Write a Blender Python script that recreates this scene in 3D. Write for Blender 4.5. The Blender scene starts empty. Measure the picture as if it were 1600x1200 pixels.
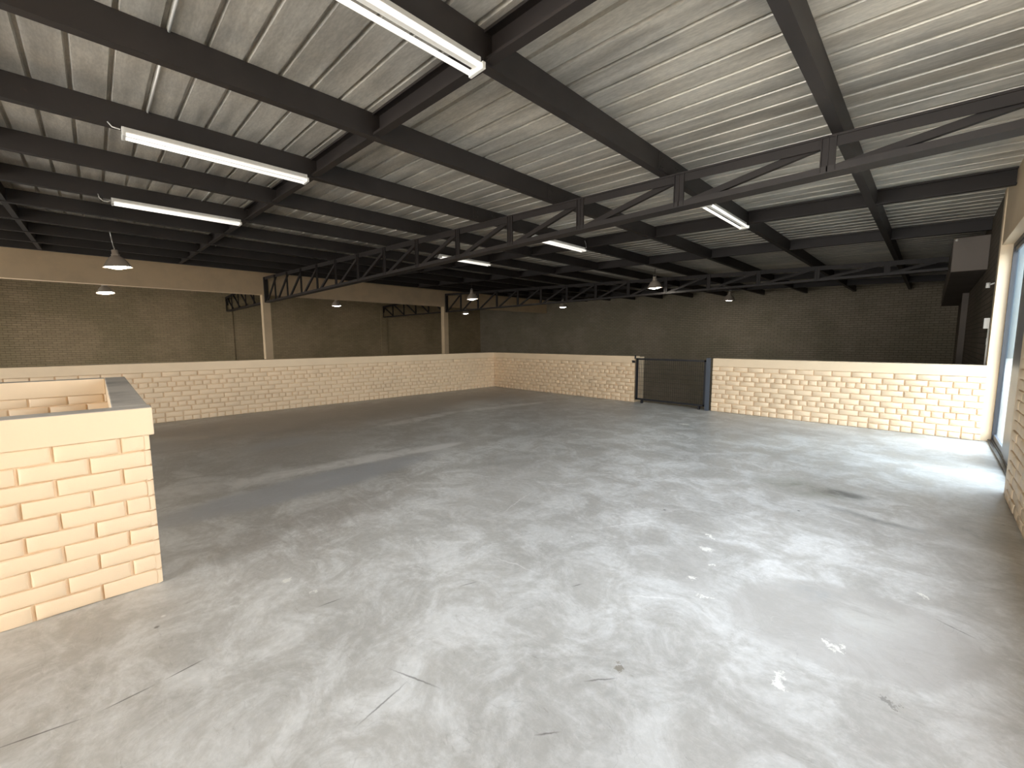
import bpy, bmesh, math, random
from mathutils import Vector, Matrix, noise
random.seed(7)
S = bpy.context.scene
COL = S.collection

# ---------------------------------------------------------------- camera, world, daylight, exposure
H = 1.55
cam_d = bpy.data.cameras.new('camera')
cam = bpy.data.objects.new('camera', cam_d); COL.objects.link(cam)
cam_d.sensor_width = 36.0
cam_d.lens = 649.9 / 1600 * 36
cam_d.clip_start = 0.02; cam_d.clip_end = 300
cam.matrix_world = Matrix(((0.70534769, -0.07161992, 0.70523415, 0),
                           (0.70885129, 0.07660344, -0.70118596, 0),
                           (-0.00380446, 0.99448605, 0.10479991, H),
                           (0, 0, 0, 1)))
S.camera = cam
S.view_settings.view_transform = 'Standard'
S.view_settings.look = 'None'
S.view_settings.exposure = 0.18
S.view_settings.gamma = 1.0
S.view_settings.use_curve_mapping = False
S.cycles.max_bounces = 10
S.cycles.diffuse_bounces = 7
S.cycles.glossy_bounces = 4
S.cycles.caustics_reflective = False
S.cycles.caustics_refractive = False
S.cycles.sample_clamp_indirect = 6.0

SKY = 14.0
W = bpy.data.worlds.new('overcast_sky'); S.world = W
W.use_nodes = True
wn = W.node_tree.nodes; wl = W.node_tree.links
bg = wn['Background']
tc = wn.new('ShaderNodeTexCoord'); sx = wn.new('ShaderNodeSeparateXYZ'); rp = wn.new('ShaderNodeValToRGB')
wl.new(tc.outputs['Generated'], sx.inputs[0]); wl.new(sx.outputs['Z'], rp.inputs[0])
rp.color_ramp.elements[0].position = 0.0; rp.color_ramp.elements[0].color = (1.0, 0.98, 0.94, 1)
rp.color_ramp.elements[1].position = 0.6; rp.color_ramp.elements[1].color = (0.80, 0.88, 1.0, 1)
wl.new(rp.outputs[0], bg.inputs['Color']); bg.inputs['Strength'].default_value = SKY


def portal(loc, rot, sx_, sy_):
    l = bpy.data.lights.new('daylight_portal', 'AREA'); l.shape = 'RECTANGLE'; l.size = sx_; l.size_y = sy_
    l.cycles.is_portal = True
    o = bpy.data.objects.new('daylight_portal', l); COL.objects.link(o); o.location = loc; o.rotation_euler = rot
    return o


# openings (y ranges in the window wall, x range in the wall behind the photographer); the two unseen ones are placed for their light
OPN_Y = (1.2, 4.4); OPN_Z = (1.2, 3.0)
WIN_Y = (6.39, 9.48); WIN_Z = (0.0, 2.90)
BK_X = (-5.5, 0.4); BK_Z = (0.0, 3.1); BACK_Y = -6.5
portal((0.86, sum(OPN_Y) / 2, sum(OPN_Z) / 2), (0, math.radians(90), 0), OPN_Z[1] - OPN_Z[0], OPN_Y[1] - OPN_Y[0])
portal((0.86, sum(WIN_Y) / 2, sum(WIN_Z) / 2), (0, math.radians(90), 0), WIN_Z[1] - WIN_Z[0], WIN_Y[1] - WIN_Y[0])
portal((sum(BK_X) / 2, BACK_Y - 0.22, sum(BK_Z) / 2), (math.radians(90), 0, 0), BK_X[1] - BK_X[0], BK_Z[1] - BK_Z[0])
LD_X = (-22.0, -17.0); LD_Z = (-3.2, -0.4)      # unseen opening added behind the photographer to light the lower hall
portal((sum(LD_X) / 2, BACK_Y - 0.22, sum(LD_Z) / 2), (math.radians(90), 0, 0), LD_X[1] - LD_X[0], LD_Z[1] - LD_Z[0])

# ---------------------------------------------------------------- building dimensions
XR = 0.62           # inner face of the window wall
XB = -20.1          # face of the concrete beam and columns
XL = -27.6          # far left brick wall
YF = 23.6           # far brick wall
ZG = -3.2           # lower hall floor
SL = 0.037          # roof slope
T1, T2 = 5.27, 14.6
PH = 0.235           # purlin depth


def zp(x):          # underside of purlins (roof rises to the ridge over the beam, falls beyond it)
    a = -x if x > XB else (-XB) - (XB - x)
    return H + 1.95 + SL * a


# ---------------------------------------------------------------- helpers
def nt(name):
    m = bpy.data.materials.new(name); m.use_nodes = True
    t = m.node_tree; return m, t, t.nodes, t.links, t.nodes['Principled BSDF']


def lin(r, g, b):
    f = lambda c: ((c / 255 + 0.055) / 1.055) ** 2.4 if c > 10 else c / 255 / 12.92
    return (f(r), f(g), f(b), 1)


def link(name, me, mat, parent=None):
    o = bpy.data.objects.new(name, me); COL.objects.link(o)
    if mat: me.materials.append(mat)
    if parent: o.parent = parent
    return o


def to_obj(name, bm, mat, parent=None, smooth=False, bevel=0.0):
    bmesh.ops.recalc_face_normals(bm, faces=bm.faces)
    if bevel:
        bmesh.ops.bevel(bm, geom=[e for e in bm.edges if len(e.link_faces) == 2 and e.calc_face_angle(0) > 0.6],
                        offset=bevel, segments=2, affect='EDGES', profile=0.5, clamp_overlap=True)
    me = bpy.data.meshes.new(name); bm.to_mesh(me); bm.free()
    if smooth:
        for p in me.polygons: p.use_smooth = True
    return link(name, me, mat, parent)


def box(bm, x0, x1, y0, y1, z0, z1):
    v = [bm.verts.new(c) for c in ((x0, y0, z0), (x1, y0, z0), (x1, y1, z0), (x0, y1, z0),
                                   (x0, y0, z1), (x1, y0, z1), (x1, y1, z1), (x0, y1, z1))]
    for f in ((0, 3, 2, 1), (4, 5, 6, 7), (0, 1, 5, 4), (1, 2, 6, 5), (2, 3, 7, 6), (3, 0, 4, 7)):
        bm.faces.new([v[i] for i in f])


def bar(bm, p, q, wy, wz):
    """a straight bar from p to q lying in the x-z plane, wy wide in y, wz deep across"""
    p, q = Vector(p), Vector(q); d = (q - p).normalized(); n = Vector((0, 1, 0))
    if abs(d.y) > .9: n = Vector((1, 0, 0))
    u = d.cross(n).normalized()
    vs = []
    for c in (p, q):
        for a, b in ((-1, -1), (1, -1), (1, 1), (-1, 1)):
            vs.append(bm.verts.new(c + n * wy / 2 * a + u * wz / 2 * b))
    for f in ((0, 1, 2, 3), (7, 6, 5, 4), (0, 4, 5, 1), (1, 5, 6, 2), (2, 6, 7, 3), (3, 7, 4, 0)):
        bm.faces.new([vs[i] for i in f])


def tube(bm, pts, r, n=8):
    pts = [Vector(p) for p in pts]; rings = []
    for i, p in enumerate(pts):
        d = (pts[min(i + 1, len(pts) - 1)] - pts[max(i - 1, 0)]).normalized()
        a = d.cross(Vector((0, 0, 1)) if abs(d.z) < .9 else Vector((1, 0, 0))).normalized(); b = d.cross(a)
        rings.append([bm.verts.new(p + (a * math.cos(t) + b * math.sin(t)) * r) for t in [2 * math.pi * k / n for k in range(n)]])
    for A, B in zip(rings, rings[1:]):
        for k in range(n): bm.faces.new((A[k], A[(k + 1) % n], B[(k + 1) % n], B[k]))
    bm.faces.new(rings[0]); bm.faces.new(rings[-1][::-1])


def lathe(bm, prof, n=32, c=(0, 0, 0)):
    rings = []
    for r, z in prof:
        rings.append([bm.verts.new((c[0] + r * math.cos(2 * math.pi * k / n), c[1] + r * math.sin(2 * math.pi * k / n), c[2] + z)) for k in range(n)])
    for A, B in zip(rings, rings[1:]):
        for k in range(n): bm.faces.new((A[k], A[(k + 1) % n], B[(k + 1) % n], B[k]))
    return rings


def extrude_poly(bm, prof, axis, a, b):
    """prof: closed list of (u,z); extruded along x or y from a to b; z may be a function of the run"""
    out = []
    for t in (a, b):
        out.append([bm.verts.new((t, u, z(t) if callable(z) else z) if axis == 'x' else (u, t, z(t) if callable(z) else z)) for u, z in prof])
    n = len(prof)
    for k in range(n): bm.faces.new((out[0][k], out[0][(k + 1) % n], out[1][(k + 1) % n], out[1][k]))
    bm.faces.new(out[0][::-1]); bm.faces.new(out[1])


def thing(name, label, cat, loc=(0, 0, 0), group=None):
    o = bpy.data.objects.new(name, None); COL.objects.link(o); o.location = loc
    o.empty_display_size = .2
    o['label'] = label; o['category'] = cat
    if group: o['group'] = group
    return o


def tag(o, label, cat, group=None):
    o['label'] = label; o['category'] = cat
    if group: o['group'] = group
    return o


def struct(o, label=None, cat=None):
    o['kind'] = 'structure'
    if label: o['label'] = label
    if cat: o['category'] = cat
    return o


# ---------------------------------------------------------------- materials
def mix_rgb(N, L, a, b, fac, mode='MIX'):
    m = N.new('ShaderNodeMix'); m.data_type = 'RGBA'; m.blend_type = mode
    for sock, v in ((m.inputs[6], a), (m.inputs[7], b), (m.inputs[0], fac)):
        if hasattr(v, 'is_output') or isinstance(v, bpy.types.NodeSocket): L.new(v, sock)
        else: sock.default_value = v
    return m.outputs[2]


def math_n(N, L, op, a, b=None, clamp=False):
    m = N.new('ShaderNodeMath'); m.operation = op; m.use_clamp = clamp
    for sock, v in ((m.inputs[0], a), (m.inputs[1], b)):
        if v is None: continue
        if isinstance(v, bpy.types.NodeSocket): L.new(v, sock)
        else: sock.default_value = v
    return m.outputs[0]


def noise_n(N, L, vec, scale, detail=4, rough=.6, dist=0.0, size=(1, 1, 1)):
    mp = N.new('ShaderNodeMapping'); mp.inputs['Scale'].default_value = size; L.new(vec, mp.inputs[0])
    n = N.new('ShaderNodeTexNoise'); n.inputs['Scale'].default_value = scale; n.inputs['Detail'].default_value = detail
    n.inputs['Roughness'].default_value = rough; n.inputs['Distortion'].default_value = dist
    L.new(mp.outputs[0], n.inputs['Vector']); return n.outputs[0]


def ramp(N, L, v, lo, hi, a=0.0, b=1.0):
    m = N.new('ShaderNodeMapRange'); m.interpolation_type = 'SMOOTHSTEP'
    m.inputs['From Min'].default_value = lo; m.inputs['From Max'].default_value = hi
    m.inputs['To Min'].default_value = a; m.inputs['To Max'].default_value = b
    L.new(v, m.inputs[0]); return m.outputs[0]


def bump_n(N, L, h, strength, dist, bs):
    b = N.new('ShaderNodeBump'); b.inputs['Strength'].default_value = strength; b.inputs['Distance'].default_value = dist
    L.new(h, b.inputs['Height']); L.new(b.outputs[0], bs.inputs['Normal'])


def paint(name, col, var=.08, rough=.6, bscale=90, bstr=.35, grime=None):
    m, t, N, L, bs = nt(name)
    co = N.new('ShaderNodeTexCoord').outputs['Object']
    n1 = noise_n(N, L, co, 1.7, 5); n2 = noise_n(N, L, co, bscale, 3)
    dark = tuple(c * (1 - var * 2) for c in col[:3]) + (1,)
    c = mix_rgb(N, L, dark, col, ramp(N, L, n1, .3, .62))
    if grime:
        n3 = noise_n(N, L, co, 5.0, 6, .7)
        c = mix_rgb(N, L, c, grime, ramp(N, L, n3, .63, .78, 0, .5))
    L.new(c, bs.inputs['Base Color']); bs.inputs['Roughness'].default_value = rough
    bump_n(N, L, n2, bstr, .004, bs)
    return m


M = {}
CREAM = (0.79, 0.62, 0.425, 1)
M['cream'] = paint('cream_painted_brick', CREAM, .03, .55, 140, .3)
M['plaster'] = paint('cream_painted_plaster', (0.77, 0.61, 0.42, 1), .03, .55, 60, .15)
M['beam'] = paint('cream_painted_concrete', (0.74, 0.57, 0.37, 1), .05, .7, 30, .3)
M['graytop'] = paint('dusty_grey_coping_top', (0.60, 0.56, 0.50, 1), .2, .8, 50, .4, (0.62, 0.60, 0.56, 1))
M['steel'] = paint('dark_brown_painted_steel', (0.030, 0.024, 0.0215, 1), .15, .55, 200, .1, (0.09, 0.05, 0.035, 1))
M['steel_dark'] = paint('black_painted_steel', (0.020, 0.0145, 0.0125, 1), .15, .6, 200, .1)
M['dull'] = paint('shaded_cream_plaster', (0.20, 0.17, 0.145, 1), .1, .7, 30, .2)  # cream plaster with the dim corner's shade put into its colour
M['black'] = paint('black_gate_paint', (0.012, 0.013, 0.017, 1), .1, .4, 200, .05)
M['bluegrey'] = paint('blue_grey_powder_coat', (0.065, 0.078, 0.10, 1), .05, .35, 200, .05)
M['white'] = paint('white_enamel', (0.85, 0.84, 0.80, 1), .02, .35, 200, .03)
M['lower_floor'] = paint('lower_hall_concrete', (0.22, 0.2, 0.18, 1), .2, .7, 20, .2)


def brick_wall_mat(name, col, rot, mortar=.55):
    """painted bricks of a distant wall; rot True when the wall runs along y"""
    m, t, N, L, bs = nt(name)
    co = N.new('ShaderNodeTexCoord').outputs['Object']
    sp = N.new('ShaderNodeSeparateXYZ'); cb = N.new('ShaderNodeCombineXYZ'); L.new(co, sp.inputs[0])
    L.new(sp.outputs['Y' if rot else 'X'], cb.inputs[0]); L.new(sp.outputs['Z'], cb.inputs[1])
    b = N.new('ShaderNodeTexBrick'); L.new(cb.outputs[0], b.inputs['Vector'])
    b.inputs['Scale'].default_value = 1.0; b.inputs['Brick Width'].default_value = .275; b.inputs['Row Height'].default_value = .0975
    b.inputs['Mortar Size'].default_value = .009; b.inputs['Mortar Smooth'].default_value = .6; b.offset = .5
    b.inputs['Color1'].default_value = col; b.inputs['Color2'].default_value = tuple(c * .86 for c in col[:3]) + (1,)
    b.inputs['Mortar'].default_value = tuple(c * mortar for c in col[:3]) + (1,)
    n1 = noise_n(N, L, co, 14, 6, .75); n2 = noise_n(N, L, co, .5, 4)
    c = mix_rgb(N, L, b.outputs['Color'], (0.6, 0.6, 0.6, 1), ramp(N, L, n1, .5, .75, 0, .6), 'MULTIPLY')
    c = mix_rgb(N, L, c, (0.75, 0.78, 0.72, 1), ramp(N, L, n2, .4, .6, 0, .7), 'MULTIPLY')
    L.new(c, bs.inputs['Base Color']); bs.inputs['Roughness'].default_value = .75
    h = math_n(N, L, 'ADD', math_n(N, L, 'MULTIPLY', b.outputs['Fac'], -1.0), math_n(N, L, 'MULTIPLY', n1, .8))
    bump_n(N, L, h, .8, .02, bs)
    return m


WB = (0.46, 0.35, 0.21, 1)
M['brick_y'] = brick_wall_mat('olive_tan_painted_brick_left', WB, True)
M['brick_x'] = brick_wall_mat('olive_tan_painted_brick_far', (0.37, 0.315, 0.235, 1), False)
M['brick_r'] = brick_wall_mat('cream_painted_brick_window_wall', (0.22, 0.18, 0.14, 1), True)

# galvanised sheeting
m, t, N, L, bs = nt('galvanised_roof_sheet')
co = N.new('ShaderNodeTexCoord').outputs['Object']
n1 = noise_n(N, L, co, 3.0, 5, .65, 0, (.25, 2.2, 1)); n2 = noise_n(N, L, co, 60, 3, .6, 0, (.3, 1, 1)); n3 = noise_n(N, L, co, .9, 3)
c = mix_rgb(N, L, (0.50, 0.465, 0.40, 1), (0.78, 0.735, 0.645, 1), ramp(N, L, n1, .3, .7))
c = mix_rgb(N, L, c, (0.8, 0.8, 0.8, 1), ramp(N, L, n2, .35, .65, 0, .7), 'MULTIPLY')
c = mix_rgb(N, L, c, (0.8, 0.82, 0.85, 1), ramp(N, L, n3, .4, .6), 'MULTIPLY')
L.new(c, bs.inputs['Base Color']); bs.inputs['Metallic'].default_value = .35
L.new(ramp(N, L, n1, .3, .7, .38, .55), bs.inputs['Roughness'])
bump_n(N, L, n2, .12, .004, bs)
M['sheet'] = m

# fluorescent tube and lamp glow
def emit(name, col, st, base=(.9, .9, .9, 1)):
    m, t, N, L, bs = nt(name)
    bs.inputs['Base Color'].default_value = base
    bs.inputs['Emission Color'].default_value = col; bs.inputs['Emission Strength'].default_value = st
    return m
M['tube'] = emit('fluorescent_tube', (1.0, 0.95, 0.86, 1), .8)
M['bulb'] = emit('metal_halide_bulb', (1.0, 0.94, 0.80, 1), 36.0)
m, t, N, L, bs = nt('spun_aluminium_reflector')
bs.inputs['Base Color'].default_value = (0.55, 0.47, 0.39, 1); bs.inputs['Metallic'].default_value = .25; bs.inputs['Roughness'].default_value = .4
M['alu'] = m
m, t, N, L, bs = nt('chrome_hook')
bs.inputs['Base Color'].default_value = (0.7, 0.7, 0.68, 1); bs.inputs['Metallic'].default_value = .9; bs.inputs['Roughness'].default_value = .3
M['chrome'] = m

# window glass
m, t, N, L, bs = nt('tinted_window_glass')
tr = N.new('ShaderNodeBsdfTransparent'); tr.inputs[0].default_value = (0.84, 0.88, 0.90, 1)
gl = N.new('ShaderNodeBsdfGlossy'); gl.inputs['Roughness'].default_value = .03; gl.inputs[0].default_value = (.8, .9, 1, 1)
fr = N.new('ShaderNodeLayerWeight'); fr.inputs[0].default_value = .5
ff = math_n(N, L, 'ADD', math_n(N, L, 'MULTIPLY', math_n(N, L, 'POWER', fr.outputs['Facing'], 5.0), .5), .04)
mx = N.new('ShaderNodeMixShader'); L.new(ff, mx.inputs[0]); L.new(tr.outputs[0], mx.inputs[1]); L.new(gl.outputs[0], mx.inputs[2])
L.new(mx.outputs[0], N['Material Output'].inputs[0]); M['glass'] = m

# ---- concrete floor with its stains, patches and scratches at fixed places
m, t, N, L, bs = nt('worn_grey_concrete_floor')
co = N.new('ShaderNodeTexCoord').outputs['Object']
wn1 = N.new('ShaderNodeTexNoise'); wn1.inputs['Scale'].default_value = 2.2; wn1.inputs['Detail'].default_value = 6; wn1.inputs['Roughness'].default_value = .7
L.new(co, wn1.inputs['Vector'])
vs_ = N.new('ShaderNodeVectorMath'); vs_.operation = 'SUBTRACT'; L.new(wn1.outputs['Color'], vs_.inputs[0]); vs_.inputs[1].default_value = (.5, .5, .5)


def warp(amount):
    a = N.new('ShaderNodeVectorMath'); a.operation = 'MULTIPLY_ADD'
    L.new(vs_.outputs[0], a.inputs[0]); a.inputs[1].default_value = (amount, amount, 0); L.new(co, a.inputs[2])
    return a.outputs[0]


wf = N.new('ShaderNodeTexNoise'); wf.inputs['Scale'].default_value = 16; wf.inputs['Detail'].default_value = 4; wf.inputs['Roughness'].default_value = .8
L.new(co, wf.inputs['Vector'])
vf = N.new('ShaderNodeVectorMath'); vf.operation = 'SUBTRACT'; L.new(wf.outputs['Color'], vf.inputs[0]); vf.inputs[1].default_value = (.5, .5, .5)
af = N.new('ShaderNodeVectorMath'); af.operation = 'MULTIPLY_ADD'; L.new(vf.outputs[0], af.inputs[0]); af.inputs[1].default_value = (.16, .16, 0); L.new(co, af.inputs[2])
WARP = {k: warp(k) for k in (0.0, .05, .15, .35, .8)}; WARP['chip'] = af.outputs[0]


def blob(cx, cy, rx, ry, ang=0, soft=.5, w=.15):
    """mask = 1 inside an ellipse, fading to 0 at its edge"""
    mp = N.new('ShaderNodeMapping'); mp.vector_type = 'TEXTURE'
    mp.inputs['Location'].default_value = (cx, cy, 0); mp.inputs['Rotation'].default_value = (0, 0, ang)
    mp.inputs['Scale'].default_value = (rx, ry, 1e3)
    L.new(WARP[w], mp.inputs[0])
    ln = N.new('ShaderNodeVectorMath'); ln.operation = 'LENGTH'; L.new(mp.outputs[0], ln.inputs[0])
    return ramp(N, L, ln.outputs['Value'], 1 - soft, 1.0, 1.0, 0.0)


def seg(x0, y0, x1, y1, wd, soft=.5, w=.05):
    return blob((x0 + x1) / 2, (y0 + y1) / 2, math.hypot(x1 - x0, y1 - y0) / 2 + wd, wd, math.atan2(y1 - y0, x1 - x0), soft, w)


big = noise_n(N, L, co, .55, 6, .6, .5); mid = noise_n(N, L, co, 2.6, 8, .72, .6); fine = noise_n(N, L, co, 22, 5, .7)
smear = noise_n(N, L, co, 3.0, 8, .75, 1.2, (.55, 2.0, 1))
c = mix_rgb(N, L, (0.51, 0.505, 0.48, 1), (0.67, 0.67, 0.645, 1), ramp(N, L, big, .34, .66))
c = mix_rgb(N, L, c, (0.73, 0.715, 0.69, 1), ramp(N, L, mid, .40, .62, 1, 0), 'MULTIPLY')
mot = noise_n(N, L, co, 7.0, 8, .8, 1.5, (.6, 1.6, 1))
c = mix_rgb(N, L, c, (0.72, 0.71, 0.68, 1), ramp(N, L, mot, .56, .70, 0, .32))
c = mix_rgb(N, L, c, (0.70, 0.69, 0.67, 1), ramp(N, L, mot, .28, .44, .8, 0), 'MULTIPLY')
c = mix_rgb(N, L, c, (0.62, 0.62, 0.60, 1), ramp(N, L, smear, .55, .78, 0, .55))
c = mix_rgb(N, L, c, (0.90, 0.90, 0.89, 1), ramp(N, L, fine, .4, .65, 1, 0), 'MULTIPLY')


def apply(mask, col, op, mod=None):
    global c
    f = math_n(N, L, 'MULTIPLY', mask, op)
    if mod is not None: f = math_n(N, L, 'MULTIPLY', f, mod)
    c = mix_rgb(N, L, c, col, f)


brs = ramp(N, L, mid, .38, .60, .45, 1.0); brk = ramp(N, L, mid, .36, .58); brk2 = ramp(N, L, smear, .35, .6)
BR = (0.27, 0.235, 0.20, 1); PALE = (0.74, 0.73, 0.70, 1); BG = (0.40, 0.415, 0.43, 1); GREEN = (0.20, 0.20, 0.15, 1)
# brown band beside the left parapet: mostly shade painted in, some stain
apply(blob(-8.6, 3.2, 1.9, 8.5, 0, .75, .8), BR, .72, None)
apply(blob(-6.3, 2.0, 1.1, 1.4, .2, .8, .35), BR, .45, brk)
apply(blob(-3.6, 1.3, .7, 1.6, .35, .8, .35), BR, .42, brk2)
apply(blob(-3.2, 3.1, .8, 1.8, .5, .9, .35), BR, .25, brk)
# blue-grey repaint band
apply(blob(-4.65, 1.6, .42, 1.9, .06, .5, .15), BG, .75)
apply(blob(-6.9, 1.9, .5, .9, .1, .8, .35), BG, .6)
# pale cement streaks
apply(seg(-5.45, .1, -5.15, 2.0, .36, .8, .15), PALE, .6, brs)
apply(seg(-5.3, .9, -5.0, 3.75, .22, .55, .15), PALE, .95, brs)
apply(seg(-5.0, 3.0, -4.96, 3.8, .15, .5, .05), PALE, .8)
apply(seg(-6.95, 3.5, -7.25, 5.6, .24, .6, .15), PALE, .85, brs)
apply(seg(-7.2, 5.4, -6.7, 8.2, .22, .6, .15), PALE, .85, brs)
apply(seg(-6.4, .5, -5.5, .8, .12, .8, .15), PALE, .4, brk)
# oily green-black marks in front of the window
apply(blob(-.85, 5.15, .6, .42, .2, .85, .35), GREEN, .75, brk)
apply(blob(-.55, 5.2, .28, .18, .1, .7, .15), (0.05, 0.05, 0.045, 1), .7, brk2)
apply(seg(-.75, 4.75, .25, 4.55, .12, .95, .35), (0.07, 0.07, 0.06, 1), .55, brk)
apply(blob(.35, 4.9, .3, .5, 0, .8, .35), (0.09, 0.075, 0.06, 1), .5, brk)
# darker worn patch with a flaking edge
apply(blob(-.22, 2.78, .62, .45, .55, .16, .15), (0.40, 0.385, 0.355, 1), .62)
apply(blob(-.15, 2.95, .32, .25, .3, .8, .35), (0.6, 0.6, 0.56, 1), .5, brk2)
apply(blob(-.38, 3.0, .2, .12, .3, .8, .15), (0.28, 0.3, 0.31, 1), .5, brk)
apply(blob(-1.05, 2.75, .2, .4, .4, .6, .35), (0.3, 0.28, 0.25, 1), .45, brk)
# paint chips
WH = (0.80, 0.79, 0.72, 1)
for x, y, a, b_, r_ in ((-2.86, .77, .035, .05, .4), (-2.60, .84, .022, .04, -.5), (-1.07, 3.1, .09, .055, .3), (-1.13, 3.33, .03, .08, .9),
                        (-.25, 2.53, .035, .075, .9), (-.21, 2.56, .02, .05, .3), (.07, 3.43, .03, .07, 1.1), (-.38, 2.1, .03, .11, .2), (-3.1, 7.55, .16, .10, .2),
                        (-1.9, 2.55, .012, .012, 0), (-.95, 2.9, .05, .02, .3), (-.99, 2.65, .08, .02, .8), (-.86, 2.5, .1, .012, .5)):
    apply(blob(x, y, a * .72, b_ * .72, r_, .45, 'chip'), WH, .75, ramp(N, L, fine, .3, .5, .5, 1))
apply(blob(-.94, 1.64, .028, .035, .4, .4, 'chip'), (0.20, 0.18, 0.14, 1), .8)
apply(blob(-.02, 2.29, .02, .04, .8, .3, 'chip'), (0.16, 0.15, 0.13, 1), .6)
# hairline cracks and drag marks
DK = (0.06, 0.055, 0.05, 1)
for s_ in ((-2.43, -.45, -2.36, -.12), (-2.36, -.12, -2.38, .09), (-2.38, .09, -2.41, .28)):
    apply(seg(*s_, .006, .7, .0), DK, .75)
for s_ in ((-2.42, .79, -2.41, .96), (-1.52, .6, -1.59, .92), (-1.74, .86, -1.41, .99), (-1.5, 2.0, -1.46, 2.1), (-1.02, 1.45, -.9, 1.6), (.1, 3.2, .3, 3.1), (-2.3, 4.9, -2.0, 5.3),
           (-1.0, 1.1, -.93, 1.2), (-.6, 1.3, -.4, 1.5), (-2.0, 1.5, -1.95, 1.65)):
    apply(seg(*s_, .0065, .8, .05), DK, .6)
for s_ in ((-2.9, 3.2, -2.4, 3.9), (-1.9, 2.7, -1.5, 3.4), (-2.2, 1.9, -1.7, 2.0), (-2.6, 2.4, -2.8, 3.1), (-1.3, 2.1, -.9, 2.4), (-3.9, 2.9, -3.1, 3.2)):
    apply(seg(*s_, .008, .8, .15), PALE, .45)
# scattered specks and scuffs
vo = N.new('ShaderNodeTexVoronoi'); vo.inputs['Scale'].default_value = 2.1; L.new(co, vo.inputs['Vector'])
apply(ramp(N, L, vo.outputs['Distance'], .012, .035, 1, 0), DK, .7)
vo2 = N.new('ShaderNodeTexVoronoi'); vo2.inputs['Scale'].default_value = 1.3; mp2 = N.new('ShaderNodeMapping'); mp2.inputs['Location'].default_value = (4, 7, 0)
L.new(co, mp2.inputs[0]); L.new(mp2.outputs[0], vo2.inputs['Vector'])
apply(ramp(N, L, vo2.outputs['Distance'], .008, .022, 1, 0), (0.7, 0.7, 0.66, 1), .7)
scr = noise_n(N, L, co, 1.6, 2, .5, 3.0)
apply(ramp(N, L, math_n(N, L, 'ABSOLUTE', math_n(N, L, 'SUBTRACT', scr, .5)), .0, .004, 1, 0), DK, .13, brk)
scr2 = noise_n(N, L, co, 2.7, 1, .5, 2.0)
apply(ramp(N, L, math_n(N, L, 'ABSOLUTE', math_n(N, L, 'SUBTRACT', scr2, .47)), .0, .005, 1, 0), PALE, .14, brk2)
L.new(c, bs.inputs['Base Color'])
L.new(ramp(N, L, mid, .3, .7, .36, .55), bs.inputs['Roughness'])
hh = math_n(N, L, 'ADD', math_n(N, L, 'MULTIPLY', fine, .4), mid)
bump_n(N, L, hh, .25, .006, bs)
M['floor'] = m

# ---------------------------------------------------------------- floors
bm = bmesh.new()
SX = (-6.46, -3.54); SY0 = 0.05; SY1 = -3.0   # stairwell hole
x0, x1, y0, y1 = -10.5, 0.86, BACK_Y - .2, 9.62
for a in ((x0, SX[0], y0, y1), (SX[1], x1, y0, y1), (SX[0], SX[1], SY0, y1), (SX[0], SX[1], y0, SY1)):
    box(bm, *a, -.28, 0)
bmesh.ops.remove_doubles(bm, verts=bm.verts, dist=1e-4)
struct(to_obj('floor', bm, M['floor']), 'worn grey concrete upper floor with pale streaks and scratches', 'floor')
bm = bmesh.new(); box(bm, XL - .2, .86, BACK_Y - .2, YF + .2, ZG - .2, ZG)
struct(to_obj('floor', bm, M['lower_floor']), 'concrete floor of the lower hall behind the parapets', 'floor')


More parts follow.
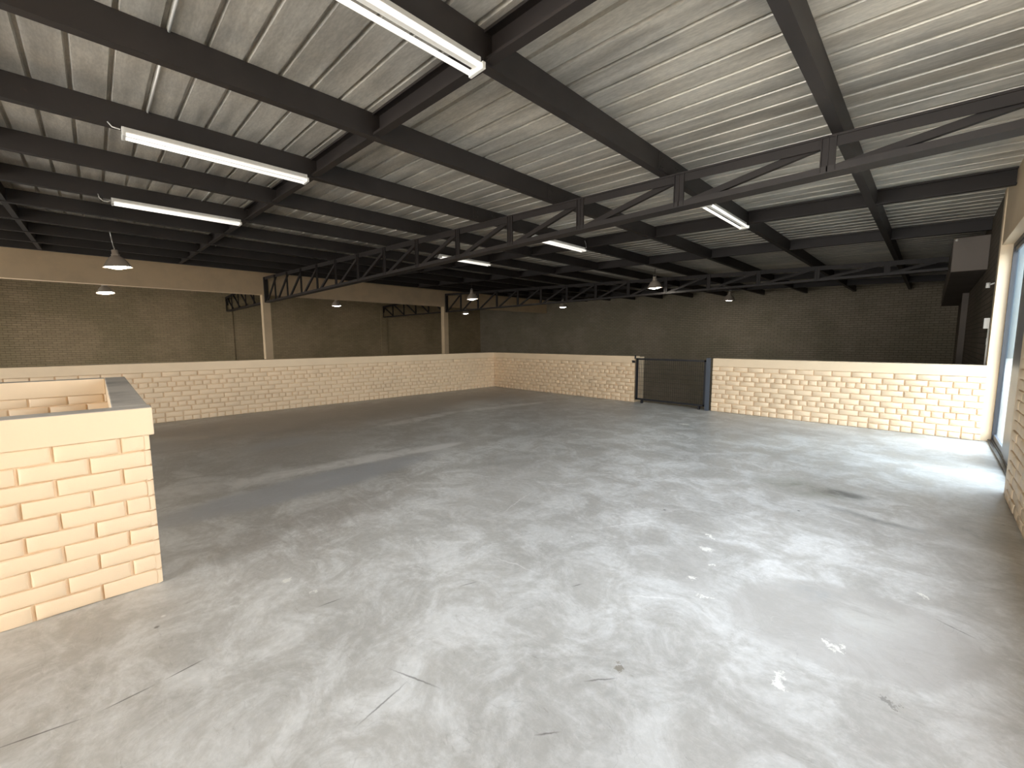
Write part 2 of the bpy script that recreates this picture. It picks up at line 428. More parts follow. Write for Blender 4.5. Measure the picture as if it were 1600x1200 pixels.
# ---------------------------------------------------------------- modelled brickwork
def bricks(bm, O, U, NRM, length, rows, off0=.0, pitch=.275, crs=.0975, headers=(), fine=False, relief=.012, j=.0035):
    """rows of painted bricks standing proud of a mortar plane. O = lower start corner, U = run direction"""
    O, U, NRM = Vector(O), Vector(U), Vector(NRM); Z = Vector((0, 0, 1))
    for r in range(rows):
        hd = r in headers
        p = pitch / 2 if hd else pitch
        start = off0 - (p / 2 if (r % 2) else 0)
        x = start
        z0 = r * crs
        while x < length - 1e-3:
            a, b = max(x, 0), min(x + p, length)
            x += p
            if b - a < .02: continue
            a2, b2 = a + j + random.uniform(0, .003), b - j - random.uniform(0, .003)
            if a == 0: a2 = 0
            if b == length: b2 = length
            hg = .0008 if fine else .003
            zb, zt = z0 + hg + random.uniform(0, .002), z0 + crs - hg - random.uniform(0, .002)
            w, h = b2 - a2, zt - zb
            e1, e2 = .004, .012
            us = [0, e1, e2] + ([e2 + (w - 2 * e2) * k / 6 for k in range(1, 6)] if fine else [w / 2]) + [w - e2, w - e1, w]
            vs = [0, e1, e2] + ([e2 + (h - 2 * e2) * k / 3 for k in range(1, 3)] if fine else [h / 2]) + [h - e2, h - e1, h]
            rb = relief * random.uniform(.55, 1.15); tu = random.uniform(-.0018, .0018); tv = random.uniform(-.0012, .0012)
            sd = random.random() * 50
            grid = []
            for iv, v in enumerate(vs):
                row = []
                for iu, u in enumerate(us):
                    du = min(u, w - u) if not ((a == 0 and u < w / 2) or (b == length and u > w / 2)) else .05
                    dv = min(v, h - v); d = min(du, dv)
                    k = 0 if d < 1e-6 else (.72 if d < e1 + 1e-6 else 1.0)
                    corner = 1 - math.exp(-((du + dv) / .008)) if (du < .02 and dv < .02) else 1
                    nz = noise.noise(Vector((a + u, z0 + v, sd)) * 22) * .0016 + noise.noise(Vector((a + u, z0 + v, sd)) * 7) * .002
                    dd = rb * k * corner + (nz if k > 0 else 0) + (tu * (u / w - .5) + tv * (v / h - .5)) * (k > 0)
                    wob = noise.noise(Vector(((a + u) * 9, (z0 + v) * 9, 3 + sd * (k > 0)))) * (.006 if fine else .003)
                    row.append(bm.verts.new(O + U * (a2 + u + (wob if 0 < iu < len(us) - 1 else 0)) + Z * (zb + v + wob * .7) + NRM * dd))
                grid.append(row)
            for i in range(len(vs) - 1):
                for k in range(len(us) - 1):
                    bm.faces.new((grid[i][k], grid[i][k + 1], grid[i + 1][k + 1], grid[i + 1][k]))
            # skirts so that each brick is a closed-looking block against the mortar bed
            back = NRM * -.022
            rim = [grid[0][k] for k in range(len(us))] + [grid[i][-1] for i in range(1, len(vs))] + [grid[-1][k] for k in range(len(us) - 2, -1, -1)] + [grid[i][0] for i in range(len(vs) - 2, 0, -1)]
            bk = [bm.verts.new(v_.co + back) for v_ in rim]
            for k in range(len(rim)):
                k2 = (k + 1) % len(rim); bm.faces.new((rim[k], bk[k], bk[k2], rim[k2]))


def smooth_obj(name, bm, mat, parent=None, angle=35):
    me = bpy.data.meshes.new(name); bm.to_mesh(me); bm.free()
    me.polygons.foreach_set('use_smooth', [True] * len(me.polygons))
    try: me.set_sharp_from_angle(angle=math.radians(angle))
    except Exception: pass
    return link(name, me, mat, parent)


COPZ = .975; TOPZ = 1.145
AMB = (0, 3, 7)     # header courses of the parapets (bottom row, and every fourth)

# left parapet (runs along y at x = -10.3)
bm = bmesh.new(); box(bm, -10.50, -10.318, BACK_Y, 9.40, 0, COPZ)
bmesh.ops.recalc_face_normals(bm, faces=bm.faces)
bricks(bm, (-10.304, -2.6, 0), (0, 1, 0), (1, 0, 0), 12.0, 10, headers=AMB, relief=.014, j=.005)
w = struct(smooth_obj('wall_left', bm, M['cream']), 'low cream painted brick parapet along the left edge of the floor', 'wall')
bm = bmesh.new(); box(bm, -10.51, -10.285, BACK_Y, 9.40, COPZ - .002, TOPZ)
o = to_obj('trim_1', bm, M['plaster'], None, False, .006); struct(o, 'smooth cream coping on the left low wall', 'coping')

# front parapet (runs along x at y = 9.40), with the gate gap
GX0, GX1 = -5.14, -3.30
for i, (a, b) in enumerate(((-10.5, GX0), (GX1, XR))):
    bm = bmesh.new(); box(bm, a, b, 9.418, 9.62, 0, COPZ)
    bmesh.ops.recalc_face_normals(bm, faces=bm.faces)
    bricks(bm, (max(a, -10.285), 9.404, 0), (1, 0, 0), (0, -1, 0), b - max(a, -10.285), 10, headers=AMB, off0=.0 if i else -.06, relief=.016, j=.005)
    struct(smooth_obj('wall_front', bm, M['cream']), ('low cream brick parapet between the left corner and the gate', 'low cream brick parapet between the gate and the window')[i], 'wall')
    bm = bmesh.new(); box(bm, a, b, 9.385, 9.63, COPZ - .002, TOPZ)
    struct(to_obj('trim_%d' % (i + 2), bm, M['plaster'], None, False, .006), ('smooth cream coping left of the gate', 'smooth cream coping right of the gate')[i], 'coping')

bm = bmesh.new(); box(bm, GX0 - .16, GX0, 9.625, 9.86, -.28, 1.12)
struct(to_obj('wall_return', bm, M['plaster']), 'narrow cream wall return seen through the left edge of the gate', 'wall')
# stairwell enclosure near left
bm = bmesh.new(); box(bm, -3.55, -3.420, SY1, .178, 0, COPZ)
bmesh.ops.recalc_face_normals(bm, faces=bm.faces)
bricks(bm, (-3.414, .19, 0), (0, -1, 0), (1, 0, 0), 3.1, 10, off0=-.0001 + .0, fine=True, relief=.014, j=.0045)
bricks(bm, (-3.40, .176, 0), (-1, 0, 0), (0, 1, 0), .14, 10, off0=0, relief=.012)
struct(smooth_obj('wall_stair_front', bm, M['cream']), 'near cream painted brick wall of the stairwell enclosure', 'wall')
bm = bmesh.new(); box(bm, -6.60, -3.55, .05, .176, -.28, COPZ)
bmesh.ops.recalc_face_normals(bm, faces=bm.faces)
bricks(bm, (-3.55, .176, 0), (-1, 0, 0), (0, 1, 0), 3.04, 10, off0=0, relief=.012)
struct(smooth_obj('wall_stair_side', bm, M['cream']), 'side brick wall of the stairwell enclosure', 'wall')
bm = bmesh.new(); box(bm, -6.60, -6.47, SY1, .05, -.28, COPZ)
bmesh.ops.recalc_face_normals(bm, faces=bm.faces)
bricks(bm, (-6.468, .05, 0), (0, -1, 0), (1, 0, 0), 3.0, 10, off0=-.1, relief=.016)
struct(smooth_obj('wall_stair_back', bm, M['cream']), 'inner back brick wall of the stairwell enclosure', 'wall')
bm = bmesh.new(); box(bm, -6.60, -3.41, SY1 - .14, SY1, 0, COPZ)
struct(to_obj('wall_stair_end', bm, M['cream']), 'end wall of the stairwell enclosure outside the picture', 'wall')


def coping(nm, a, label):
    bm = bmesh.new(); box(bm, a[0], a[1], a[2], a[3], COPZ - .002, TOPZ)
    o = to_obj(nm, bm, M['plaster'], None, False, .007)
    o.data.materials.append(M['graytop'])
    for p in o.data.polygons:
        if p.normal.z > .8: p.material_index = 1
    return struct(o, label, 'coping')


coping('trim_4', (-3.555, -3.385, SY1 - .15, .215), 'cream plastered coping on the near stairwell wall')
coping('trim_5', (-6.60, -3.556, .035, .205), 'dusty grey topped coping on the side of the stairwell')
coping('trim_6', (-6.61, -6.455, SY1 - .15, .034), 'cream coping on the back of the stairwell')

# ---------------------------------------------------------------- outer walls
def zr(x): return zp(x) + PH + .06


# window wall, right
bm = bmesh.new(); xo = .78
zt = zr(XR) + .12
for y0_, y1_, z0_, z1_ in ((BACK_Y, OPN_Y[0], ZG, zt), (OPN_Y[0], OPN_Y[1], ZG, OPN_Z[0] - .001), (OPN_Y[0], OPN_Y[1], OPN_Z[1], zt), (OPN_Y[1], WIN_Y[0], ZG, zt),
                         (WIN_Y[0], WIN_Y[1], ZG, -.001), (WIN_Y[0], WIN_Y[1], WIN_Z[1], zt)):
    box(bm, XR, xo, y0_, y1_, z0_, z1_)
bmesh.ops.remove_doubles(bm, verts=bm.verts, dist=1e-4)
bmesh.ops.recalc_face_normals(bm, faces=bm.faces)
bricks(bm, (XR - .001, 6.16, 0), (0, -1, 0), (-1, 0, 0), 1.45, 36, off0=0, relief=.016)
struct(smooth_obj('wall_right', bm, M['cream']), 'cream painted wall holding the window on the right', 'wall')
bm = bmesh.new(); box(bm, XR, xo, WIN_Y[1] + .22, YF + .2, ZG, zt)
struct(to_obj('wall_right', bm, M['brick_r']), 'dark brick wall running on beyond the window', 'wall')

bm = bmesh.new(); box(bm, XR - .015, xo, WIN_Y[1], WIN_Y[1] + .22, ZG, zt)
struct(to_obj('wall_pier', bm, M['plaster'], None, False, .006), 'smooth cream pier between the low wall and the window', 'pier')
bm = bmesh.new(); box(bm, XL - .2, XL, BACK_Y - .2, YF + .2, ZG, zr(XL) + .3)
struct(to_obj('wall_far_left', bm, M['brick_y']), 'tall olive tan brick wall beyond the concrete columns', 'wall')
bm = bmesh.new(); box(bm, XL, XR + .24, YF, YF + .2, ZG, zr(XB) + .3)
struct(to_obj('wall_far', bm, M['brick_x']), 'tall dim brick wall at the far end of the lower hall', 'wall')
bm = bmesh.new()
for a in ((XL, LD_X[0], ZG, 4.5), (LD_X[0], LD_X[1], LD_Z[1], 4.5), (LD_X[1], BK_X[0], ZG, 4.5), (BK_X[0], BK_X[1], ZG, BK_Z[0]), (BK_X[0], BK_X[1], BK_Z[1], 4.5), (BK_X[1], xo, ZG, 4.5)):
    box(bm, a[0], a[1], BACK_Y - .2, BACK_Y, a[2], a[3])
struct(to_obj('wall_back', bm, M['plaster']), 'wall behind the photographer', 'wall')

# pilasters against the far walls
for i, y in enumerate((T1, T2)):
    bm = bmesh.new(); box(bm, XL, XL + .05, y - .22, y + .22, ZG, zp(XL) - .05)
    struct(to_obj('wall_pilaster', bm, M['brick_y']), ('shallow brick pilaster behind the left concrete column', 'shallow brick pilaster behind the right concrete column')[i], 'pilaster')
bm = bmesh.new(); box(bm, .50, XR, 17.0, 17.3, ZG, 2.79)
struct(to_obj('wall_pilaster', bm, M['dull']), 'narrow pilaster on the dark wall beyond the window', 'pilaster')

# ---------------------------------------------------------------- roof sheeting
def roof(xa, xb, name, label):
    bm = bmesh.new(); p = .265; prof = []
    y = BACK_Y - .15 + .016
    while y < YF + .3:
        prof += [(y, 0), (y + .011, .034), (y + .033, .034), (y + .044, 0)]
        y += p
    A = [bm.verts.new((xa, u, zp(xa) + PH + h)) for u, h in prof]
    B = [bm.verts.new((xb, u, zp(xb) + PH + h)) for u, h in prof]
    for k in range(len(prof) - 1): bm.faces.new((A[k], A[k + 1], B[k + 1], B[k]))
    A2 = [bm.verts.new(v.co + Vector((0, 0, .05))) for v in A]; B2 = [bm.verts.new(v.co + Vector((0, 0, .05))) for v in B]
    for k in range(len(prof) - 1): bm.faces.new((B2[k], B2[k + 1], A2[k + 1], A2[k]))
    return struct(to_obj(name, bm, M['sheet']), label, 'roof')


roof(.86, XB - .001, 'ceiling', 'ribbed galvanised roof sheeting rising towards the left')
roof(XB + .001, XL - .2, 'ceiling', 'ribbed roof sheeting beyond the concrete beam')

# ---------------------------------------------------------------- concrete beam and columns
bm = bmesh.new(); box(bm, XB - .30, XB, BACK_Y, YF, 3.50, 4.45)
tag(to_obj('concrete_beam', bm, M['beam'], None, False, .01), 'long cream concrete beam high on the left carrying the truss ends', 'beam')
for i, (y, lb) in enumerate(((5.12, 'cream square column under the left end of the near truss'), (14.44, 'cream square column farther off, near the far corner'))):
    bm = bmesh.new(); box(bm, XB - .30, XB, y, y + .30, ZG, 3.497)
    tag(to_obj('concrete_column', bm, M['beam'], None, False, .01), lb, 'column', 'columns under the concrete beam')
# boxed beam on the window wall
bm = bmesh.new(); box(bm, .15, XR - .002, 11.6, YF, 2.80, 3.42)
tag(to_obj('boxed_beam', bm, M['dull'], None, False, .01), 'boxed plaster beam high in the far right corner', 'beam')

# ---------------------------------------------------------------- purlins (channels running along y)
ordn = ['first', 'second', 'third', 'fourth', 'fifth', 'sixth', 'seventh', 'eighth', 'ninth', 'tenth', 'eleventh', 'twelfth', 'thirteenth', 'fourteenth', 'fifteenth', 'sixteenth']
px = [-.74 - 1.752 * k for k in range(11)]
extra = {0: 'high on the right', 1: 'next to the top centre batten', 2: 'bare of lights',
         3: 'carrying the upper left batten', 5: 'carrying the lower left batten'}
TH = .006


def purlin(x, label, group):
    bm = bmesh.new(); zb = zp(x) ; zt_ = zb + PH - .002; f = .09
    prof = [(x, zb), (x - f, zb), (x - f, zb + .02), (x - f + TH, zb + .02), (x - f + TH, zb + TH), (x - TH, zb + TH), (x - TH, zt_ - TH), (x - f, zt_ - TH), (x - f, zt_), (x, zt_)]
    extrude_poly(bm, prof, 'y', BACK_Y + .01, YF - .01)
    return tag(to_obj('roof_purlin', bm, M['steel']), label, 'purlin', group)


for k, x in enumerate(px):
    lab = 'dark roof purlin, %s from the window wall' % ordn[k]
    if k in extra: lab += ', ' + extra[k]
    purlin(x, lab, 'roof purlins on the main slope')
for k in range(3):
    purlin(XB - 1.9 - 1.85 * k, 'dark purlin under the sheeting beyond the concrete beam, %s past it' % ordn[k], 'roof purlins beyond the beam')

# ---------------------------------------------------------------- cross members at purlin level (run along x)
LABS = [(-.98, 'dark cross member of the roof at the far left, nearest the photographer'),
        (2.20, 'dark cross beam from top centre down past the ends of the left batten lights'),
        (8.42, 'dark cross beam just beyond the near truss, meeting the window wall above the window'),
        (11.55, 'dark cross beam ending above the boxed beam at right, second beyond the near truss'),
        (17.7, 'dark cross beam just beyond the far truss'),
        (20.7, 'dark cross beam closest to the far brick wall')]
for y, lb in LABS:
    bm = bmesh.new(); d = .215; f = .085
    def zt2(x): return zp(x) + PH - .004
    low = lambda h: (lambda x: zt2(x) - d + h)
    hi = lambda h: (lambda x: zt2(x) - h)
    # channel with its open side towards the photographer and a small return lip
    prof = [(y + f, low(0)), (y, low(0)), (y, low(.022)), (y + .007, low(.022)), (y + .007, low(.008)), (y + f - .008, low(.008)),
            (y + f - .008, hi(.008)), (y + .007, hi(.008)), (y + .007, hi(.022)), (y, hi(.022)), (y, zt2), (y + f, zt2)]
    xs = [XR - .003] + px
    for a, b in zip(xs, xs[1:]):
        aa = a - .002 if a == XR - .003 else a - .092
        extrude_poly(bm, prof, 'x', aa, b + .002)
    tag(to_obj('cross_beam', bm, M['steel_dark']), lb, 'beam', 'cross beams between the purlins')


# ---------------------------------------------------------------- trusses
ZC = 3.175


def truss(y, xs, label, group, mirror=False, endx=None):
    r = thing('roof_truss', label, 'truss', (xs[0], y, ZC), group)
    inv = Matrix.Translation((-xs[0], -y, -ZC))

    def P(name, bm, mat=M['steel_dark']):
        bmesh.ops.transform(bm, matrix=inv, verts=bm.verts)
        return to_obj(name, bm, mat, r)
    xa, xb = xs[0], xs[-1]
    topz = lambda x: zp(x) - .004
    # bottom chord: channel with its toes up; top chord: channel with its toes down
    w0, w1, tk = y - .05, y + .15, .008
    bm = bmesh.new()
    extrude_poly(bm, [(w0, ZC), (w1, ZC), (w1, ZC + .03), (w1 - tk, ZC + .03), (w1 - tk, ZC + tk), (w0 + tk, ZC + tk), (w0 + tk, ZC + .065), (w0, ZC + .065)], 'x', xa, xb)
    P('bottom_chord', bm, M['steel'])
    bm = bmesh.new(); T = lambda h: (lambda x: topz(x) - h)
    extrude_poly(bm, [(w0, T(0)), (w0, T(.022)), (w0 + .012, T(.022)), (w0 + .012, T(.115)), (w0 + .012 + tk, T(.115)), (w0 + .012 + tk, T(tk)), (w1, T(tk)), (w1, T(0))], 'x', xa, xb)
    P('top_chord', bm)
    for i, x in enumerate(xs[1:-1] if endx is None else xs[1:]):
        bm = bmesh.new(); v0 = w0 - .002
        za, zb = ZC + .012, topz(x) - .012
        box(bm, x - .062, x + .062, v0 + .012, v0 + .020, za, zb)          # web of the upright channel
        box(bm, x - .062, x - .054, v0 - .006, v0 + .012, za, zb); box(bm, x + .054, x + .062, v0 - .006, v0 + .012, za, zb)
        box(bm, x - .010, x + .002, v0 + .002, v0 + .012, za, zb)
        P('vertical_member', bm)
    for a, b in zip(xs, xs[1:]):      # a is on the right (larger x)
        hi, lo = (a, b) if not mirror else (b, a)
        sgn = 1 if not mirror else -1
        bm = bmesh.new()
        bar(bm, (lo + sgn * .07, y + .03, ZC + .05), (hi - sgn * .07, y + .03, topz(hi) - .06), .05, .07)
        P('diagonal_member', bm)
    # end post
    bm = bmesh.new(); x = xb + .06 if endx is None else xa - .05
    if endx is None: box(bm, xb, xb + .10, y - .075, y + .075, ZC - .001, topz(x) - .01)
    else: box(bm, xa - .08, xa, y - .05, y + .05, ZC, topz(x) - .12)
    P('end_post', bm)
    return r


nodes1 = [XR - .004] + [-.85 - 1.48 * k for k in range(13)] + [XB + .003]
truss(T1, nodes1, 'dark steel roof truss sweeping across the whole picture from upper right', 'roof trusses')
nodes2 = [.145] + [-.95 - 1.475 * k for k in range(13)] + [XB + .003]
truss(T2, nodes2, 'dark steel roof truss farther away, in front of the far wall', 'roof trusses')
nodes3 = [XB - .303 - 1.44 * k for k in range(6)] + [XL + .055]
truss(T1, nodes3, 'short black truss seen under the concrete beam left of the near column', 'trusses beyond the beam', True, 1)
truss(T2, nodes3, 'short black truss seen under the concrete beam left of the farther column', 'trusses beyond the beam', True, 1)

# bolted splice plates where purlins meet over the near truss
for k in (1, 2, 3, 4):
    x = px[k]
    bm = bmesh.new(); z = zp(x)
    box(bm, x + .001, x + .008, T1 - .28, T1 + .28, z + .02, z + PH - .02)
    for dy in (-.24, -.18, .18, .24):
        for dz in (.055, .145):
            tube(bm, [(x + .008, T1 + dy, z + dz), (x + .018, T1 + dy, z + dz)], .009, 6)
    tag(to_obj('splice_plate', bm, M['steel']), 'bolted splice plate on the %s purlin above the near truss' % ordn[k], 'plate', 'splice plates')

# ---------------------------------------------------------------- fluorescent battens
def batten_proto():
    r = thing('batten_light', '', 'light')
    Lh = .90
    bm = bmesh.new()
    extrude_poly(bm, [(-.030, 0), (-.045, -.050), (-.020, -.072), (.020, -.072), (.045, -.050), (.030, 0)], 'y', -Lh + .03, Lh - .03)
    to_obj('housing', bm, M['white'], r, False, .003)
    for s in (-1, 1):
        bm = bmesh.new(); tube(bm, [(s * .060, -Lh + .035, -.082), (s * .060, Lh - .035, -.082)], .018, 14)
        to_obj('tube', bm, M['tube'], r, True)
    for s in (-1, 1):
        bm = bmesh.new(); y_ = s * (Lh - .02)
        box(bm, -.082, .082, y_ - .014, y_ + .014, -.104, -.055); box(bm, -.034, .034, y_ - .012, y_ + .012, -.06, 0)
        to_obj('end_cap', bm, M['white'], r, False, .004)
    return r


def copy_tree(o, loc):
    n = o.copy(); COL.objects.link(n); n.location = loc
    for ch in o.children:
        c_ = ch.copy(); COL.objects.link(c_); c_.parent = n
        for g in ch.children:
            d_ = g.copy(); COL.objects.link(d_); d_.parent = c_
    return n


bt = batten_proto()
spots = [(1, 1.24, 'large twin tube batten light at the top centre'), (3, 1.24, 'twin tube batten light at upper left below the second visible beam'), (5, 1.24, 'twin tube batten light above the left pendant lamp'),
         (1, 7.38, 'twin tube batten light right of the truss, the rightmost one'), (3, 7.45, 'short looking batten light under the truss near centre'), (5, 7.59, 'farthest batten light partly behind the bottom chord of the truss')]
for i, (k, y, lb) in enumerate(spots):
    x = px[k] - .03 + (.04 if k == 1 else .06)
    loc = (x, y, zp(px[k]) - .003)
    o = bt if i == 0 else copy_tree(bt, loc)
    if i == 0: o.location = loc
    o['label'] = lb; o['group'] = 'fluorescent batten lights under the purlins'


def cord(pts, label, r=.004, mat='white', nm='power_cable'):
    bm = bmesh.new(); tube(bm, pts, r, 6)
    return tag(to_obj(nm, bm, M[mat], None, True), label, 'cable')


z = zp(px[5])
cord([(px[5] + .03, .34, z - .05), (px[5] + .03, .30, z - .075), (px[5] + .03, .25, z - .07), (px[5] + .03, .21, z - .03), (px[5] + .01, .20, z + .03)], 'short white cable at the left end of the lowest left batten', .006)
z = zp(px[3])
cord([(px[3] + .04, 8.35, z - .04), (px[3] + .05, 8.41, z + .0), (px[3] + .03, 8.42, z + .10), (px[3] + .012, 8.40, z + .17)], 'white cable rising from the right end of the central batten', .006)
cord([(px[3] + .03, .34, zp(px[3]) - .03), (px[3] + .03, .28, zp(px[3]) - .025), (px[3] + .01, .25, zp(px[3]) + .02)], 'short white cable at the left end of the upper left batten', .006)

# pale tubes added to stand in for a brighter sheeting rib
for xa, xb, lb in ((px[1] - .07, px[2] + .01, 'pale strip added along a brighter sheeting rib at top left'), (px[2] - .07, px[3] + .01, 'pale strip added along a brighter sheeting rib left of the second row of purlins')):
    bm = bmesh.new(); tube(bm, [(xa, .57, zp(xa) + PH - .012), (xb, .57, zp(xb) + PH - .012)], .010, 8)
    tag(to_obj('conduit', bm, M['white'], None, True), lb, 'conduit', 'pale strips added for brighter roof ribs')
for xa, xb, y, lb in ((px[4] - .07, px[5] + .01, 1.55, 'short pale strip added as a bright rib above the lower left batten'), (px[2] - .07, px[3] + .01, 7.05, 'pale strip added as a lit rib beneath the truss near the central batten'),
                      (px[1] - .07, px[2] + .01, 7.3, 'pale strip added as a lit rib beneath the truss beside the right batten')):
    bm = bmesh.new(); tube(bm, [(xa, y, zp(xa) + PH - .012), (xb, y, zp(xb) + PH - .012)], .009, 8)  # pale tube added in place of batten light caught on a rib
    tag(to_obj('conduit', bm, M['white'], None, True), lb, 'conduit', 'pale strips added for brighter roof ribs')


# ---------------------------------------------------------------- high-bay pendants
def pendant_proto():
    r = thing('pendant_lamp', '', 'lamp')
    bm = bmesh.new()      # bell shaped spun reflector with wall thickness; rim at z = 0
    prof = [(.200, 0), (.206, .004), (.196, .012), (.172, .045), (.140, .105), (.105, .155), (.070, .185), (.055, .20), (.050, .198), (.066, .180), (.100, .150), (.134, .101), (.166, .042), (.190, .010), (.195, .002), (.200, 0)]
    lathe(bm, prof, 40); to_obj('shade', bm, M['alu'], r, True)
    bm = bmesh.new(); lathe(bm, [(.0, .0635), (.010, .062), (.040, .070), (.055, .095), (.045, .13), (.02, .16), (.001, .165)], 24)
    lathe(bm, [(.001, -.030), (.06, -.024), (.11, -.010), (.15, .004), (.172, .014)], 32)
    to_obj('bulb', bm, M['bulb'], r, True)
    bm = bmesh.new(); lathe(bm, [(.001, .190), (.058, .190), (.058, .225), (.045, .235), (.045, .29), (.038, .30), (.001, .30)], 20)
    to_obj('lamp_holder', bm, M['alu'], r, True)
    bm = bmesh.new()
    for s in (-1, 1):
        tube(bm, [(s * .03, 0, .29), (s * .045, 0, .31), (s * .03, 0, .335), (0, 0, .345)], .009, 6)
    h = to_obj('hook', bm, M['chrome'], r, True)
    return r


pd = pendant_proto()
plist = [(-13.28, .49, 3.24, 'large lit bell pendant lamp hanging at far left against the cream beam'),
         (-21.61, .39, 3.33, 'tilted lit pendant lamp beyond the beam at far left, below the larger one'),
         (-21.67, 8.89, 3.33, 'lit pendant lamp below the beam, between the two concrete columns'),
         (-14.26, 11.76, 3.33, 'lit pendant lamp in front of the far truss, just right of the farther column'),
         (-22.16, 17.7, 3.33, 'tiny lit pendant lamp just under the far truss, the most distant one'),
         (-14.36, 18.24, 3.33, 'small lit pendant lamp above the middle of the front parapet, left of the gate'),
         (-6.92, 13.88, 3.33, 'biggest lit pendant lamp before the far wall, above the gate'),
         (-6.69, 20.65, 3.33, 'tilted lit pendant lamp before the far wall, right of the gate')]
TILT = {0: (5, 0), 2: (2, 2), 1: (4, -7), 7: (7, 7)}
for i, (x, y, z, lb) in enumerate(plist):
    o = pd if i == 0 else copy_tree(pd, (x, y, z))
    o.location = (x, y, z); o.scale = (1.30,) * 3; o['label'] = lb; o['group'] = 'lit pendant lamps'
    if i in TILT: o.rotation_euler = (math.radians(TILT[i][0]), math.radians(TILT[i][1]), 0)
for i, (x, y, z, lb) in enumerate(plist):
    o = [q for q in bpy.data.objects if q.get('label') == lb][0]
    # cord up to a purlin (lamp at far left) or the sheeting
    bm = bmesh.new()
    if i == 0: top = Vector((px[7] - .045, .40, zp(px[7]) - .0)); r_ = .011
    else: top = Vector((x, y, zp(x) + PH)); r_ = .008
    top = o.rotation_euler.to_matrix().inverted() @ (top - Vector((x, y, z))) / 1.30
    tube(bm, [(0, 0, .34), top * .5 + Vector((0, 0, .17)), top], r_ / 1.3, 6)
    to_obj('cord', bm, M['chrome'] if i == 0 else M['steel'], o, True)

# ---------------------------------------------------------------- gate in the front parapet
g = thing('metal_gate', 'low black framed wire mesh gate in the gap of the front parapet', 'gate', (GX0 + .02, 9.40, 0))
GZ0, GZ1 = .075, 1.10; gx0, gx1 = .02, GX1 - GX0 - .15
bm = bmesh.new()
for a in ((gx0, gx1, GZ1 - .04, GZ1), (gx0, gx1, GZ0, GZ0 + .04), (gx0, gx0 + .045, GZ0, GZ1), (gx1 - .045, gx1, GZ0, GZ1)):
    box(bm, a[0], a[1], -.02, .02, a[2], a[3])
to_obj('gate_frame', bm, M['black'], g)
bm = bmesh.new(); nx = 34
for k in range(1, nx):
    x = gx0 + .045 + (gx1 - gx0 - .09) * k / nx
    box(bm, x - .002, x + .002, -.003, .003, GZ0 + .04, GZ1 - .04)
for k in range(1, 9):
    z = GZ0 + .04 + (GZ1 - GZ0 - .08) * k / 9
    box(bm, gx0 + .045, gx1 - .045, -.0025, .0025, z - .002, z + .002)
to_obj('mesh_panel', bm, M['steel'], g)
bm = bmesh.new(); box(bm, gx1 + .01, gx1 + .035, -.06, .04, .0, 1.15); box(bm, gx1 + .035, gx1 + .10, -.06, -.045, 0, 1.15)
to_obj('hinge_post', bm, M['bluegrey'], g)
bm = bmesh.new(); box(bm, -.075, -.005, -.045, -.012, .985, 1.03); tube(bm, [(-.09, -.03, 1.03), (-.02, -.03, 1.03)], .012, 8); box(bm, -.02, .0, -.03, .01, 1.08, 1.17)
to_obj('latch', bm, M['black'], g)
for x in (.19, gx1 - .13):
    bm = bmesh.new(); box(bm, x - .02, x + .02, -.03, .03, .0, GZ0 + .001)
    to_obj('foot', bm, M['black'], g)

# ---------------------------------------------------------------- window
w_ = bpy.data.objects.new('window_1', None); COL.objects.link(w_); w_.location = (.742, WIN_Y[0], 0); struct(w_, 'tall glazed sliding window in a dark frame on the right wall', 'window')
ly = WIN_Y[1] - WIN_Y[0]; lz = WIN_Z[1]
def wpart(nm, boxes, mat, bev=.0):
    bm = bmesh.new()
    for a in boxes: box(bm, *a)
    return to_obj(nm, bm, M[mat], w_, False, bev)
wpart('window_frame', [(-.012, .037, ly - .07, ly - .001, .0, lz - .001), (-.012, .037, .001, .06, 0, lz - .001), (-.012, .037, .06, ly - .06, lz - .06, lz - .001), (-.012, .037, .06, ly - .06, 0.001, .05)], 'black')
wpart('sash_stile', [(.0, .034, ly - 1.46, ly - 1.20, .05, lz - .06), (-.008, .034, ly - 2.02, ly - 1.50, .05, lz - .06)], 'bluegrey', .004)
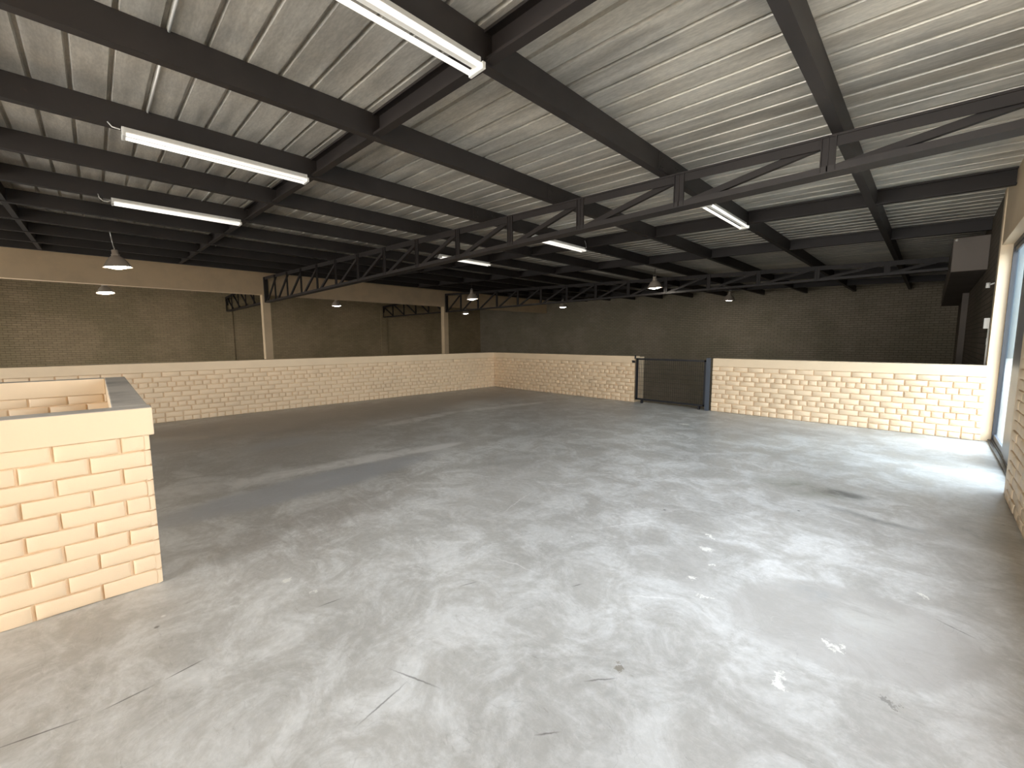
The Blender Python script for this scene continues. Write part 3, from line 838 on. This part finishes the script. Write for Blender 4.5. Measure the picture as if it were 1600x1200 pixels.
wpart('sash_rail', [(.004, .032, .06, ly - .06, .05, .12), (.004, .032, .06, ly - .06, lz - .12, lz - .06)], 'bluegrey', .004)
wpart('window_pane', [(.016, .020, .06, ly - .06, .05, lz - .06)], 'glass')
bm = bmesh.new(); box(bm, .695, .73, WIN_Y[0] + .01, WIN_Y[1] - .01, .0, .03)
struct(to_obj('window_sill', bm, M['black'], None, False, .003), 'low metal threshold under the window', 'sill')

# electrical bits on the pier and the boxed beam
bm = bmesh.new(); box(bm, .54, .60, 9.70, 9.80, 1.70, 1.86)
tag(to_obj('junction_box', bm, M['white'], None, False, .004), 'small white junction box at the edge of the window pier', 'junction box')
bm = bmesh.new(); tube(bm, [(.60, 9.75, 1.70), (.60, 9.75, 1.14)], .012, 8)
box(bm, .585, .615, 9.735, 9.765, 1.45, 1.55)
tag(to_obj('conduit', bm, M['white'], None, True), 'white conduit dropping from the junction box behind the low wall', 'conduit')
bm = bmesh.new(); tube(bm, [(XR - .07, 9.9, 2.33), (XR - .07, 9.9, 2.41)], .025, 10); tube(bm, [(XR, 9.9, 2.40), (XR - .05, 9.9, 2.38)], .012, 8)
tag(to_obj('security_sensor', bm, M['white'], None, True), 'tiny white sensor on the wall above the pier', 'sensor')
bm = bmesh.new(); bmesh.ops.create_uvsphere(bm, u_segments=12, v_segments=8, radius=.022, matrix=Matrix.Translation((.19, 11.58, 3.38)))
tag(to_obj('beam_indicator', bm, M['white'], None, True), 'small white knob at the upper corner of the boxed beam', 'knob')

# ---------------------------------------------------------------- outside
m = paint('pale_paving', (0.20, 0.195, 0.175, 1), .05, .8, 20, .2)
bm = bmesh.new(); box(bm, .80, 60, -30, 90, -.6, -.25); struct(to_obj('floor_outside', bm, m), 'pale paving outside the window', 'ground')
m = paint('teal_grey_cladding', (0.035, 0.06, 0.075, 1), .1, .6, 10, .2)
bm = bmesh.new(); box(bm, -2, 26, 58, 66, -.25, 13); struct(to_obj('distant_building', bm, m, None, False, .05), 'teal grey facade outside, seen through the window', 'facade')  # plain building box added as a stand-in for the view outside
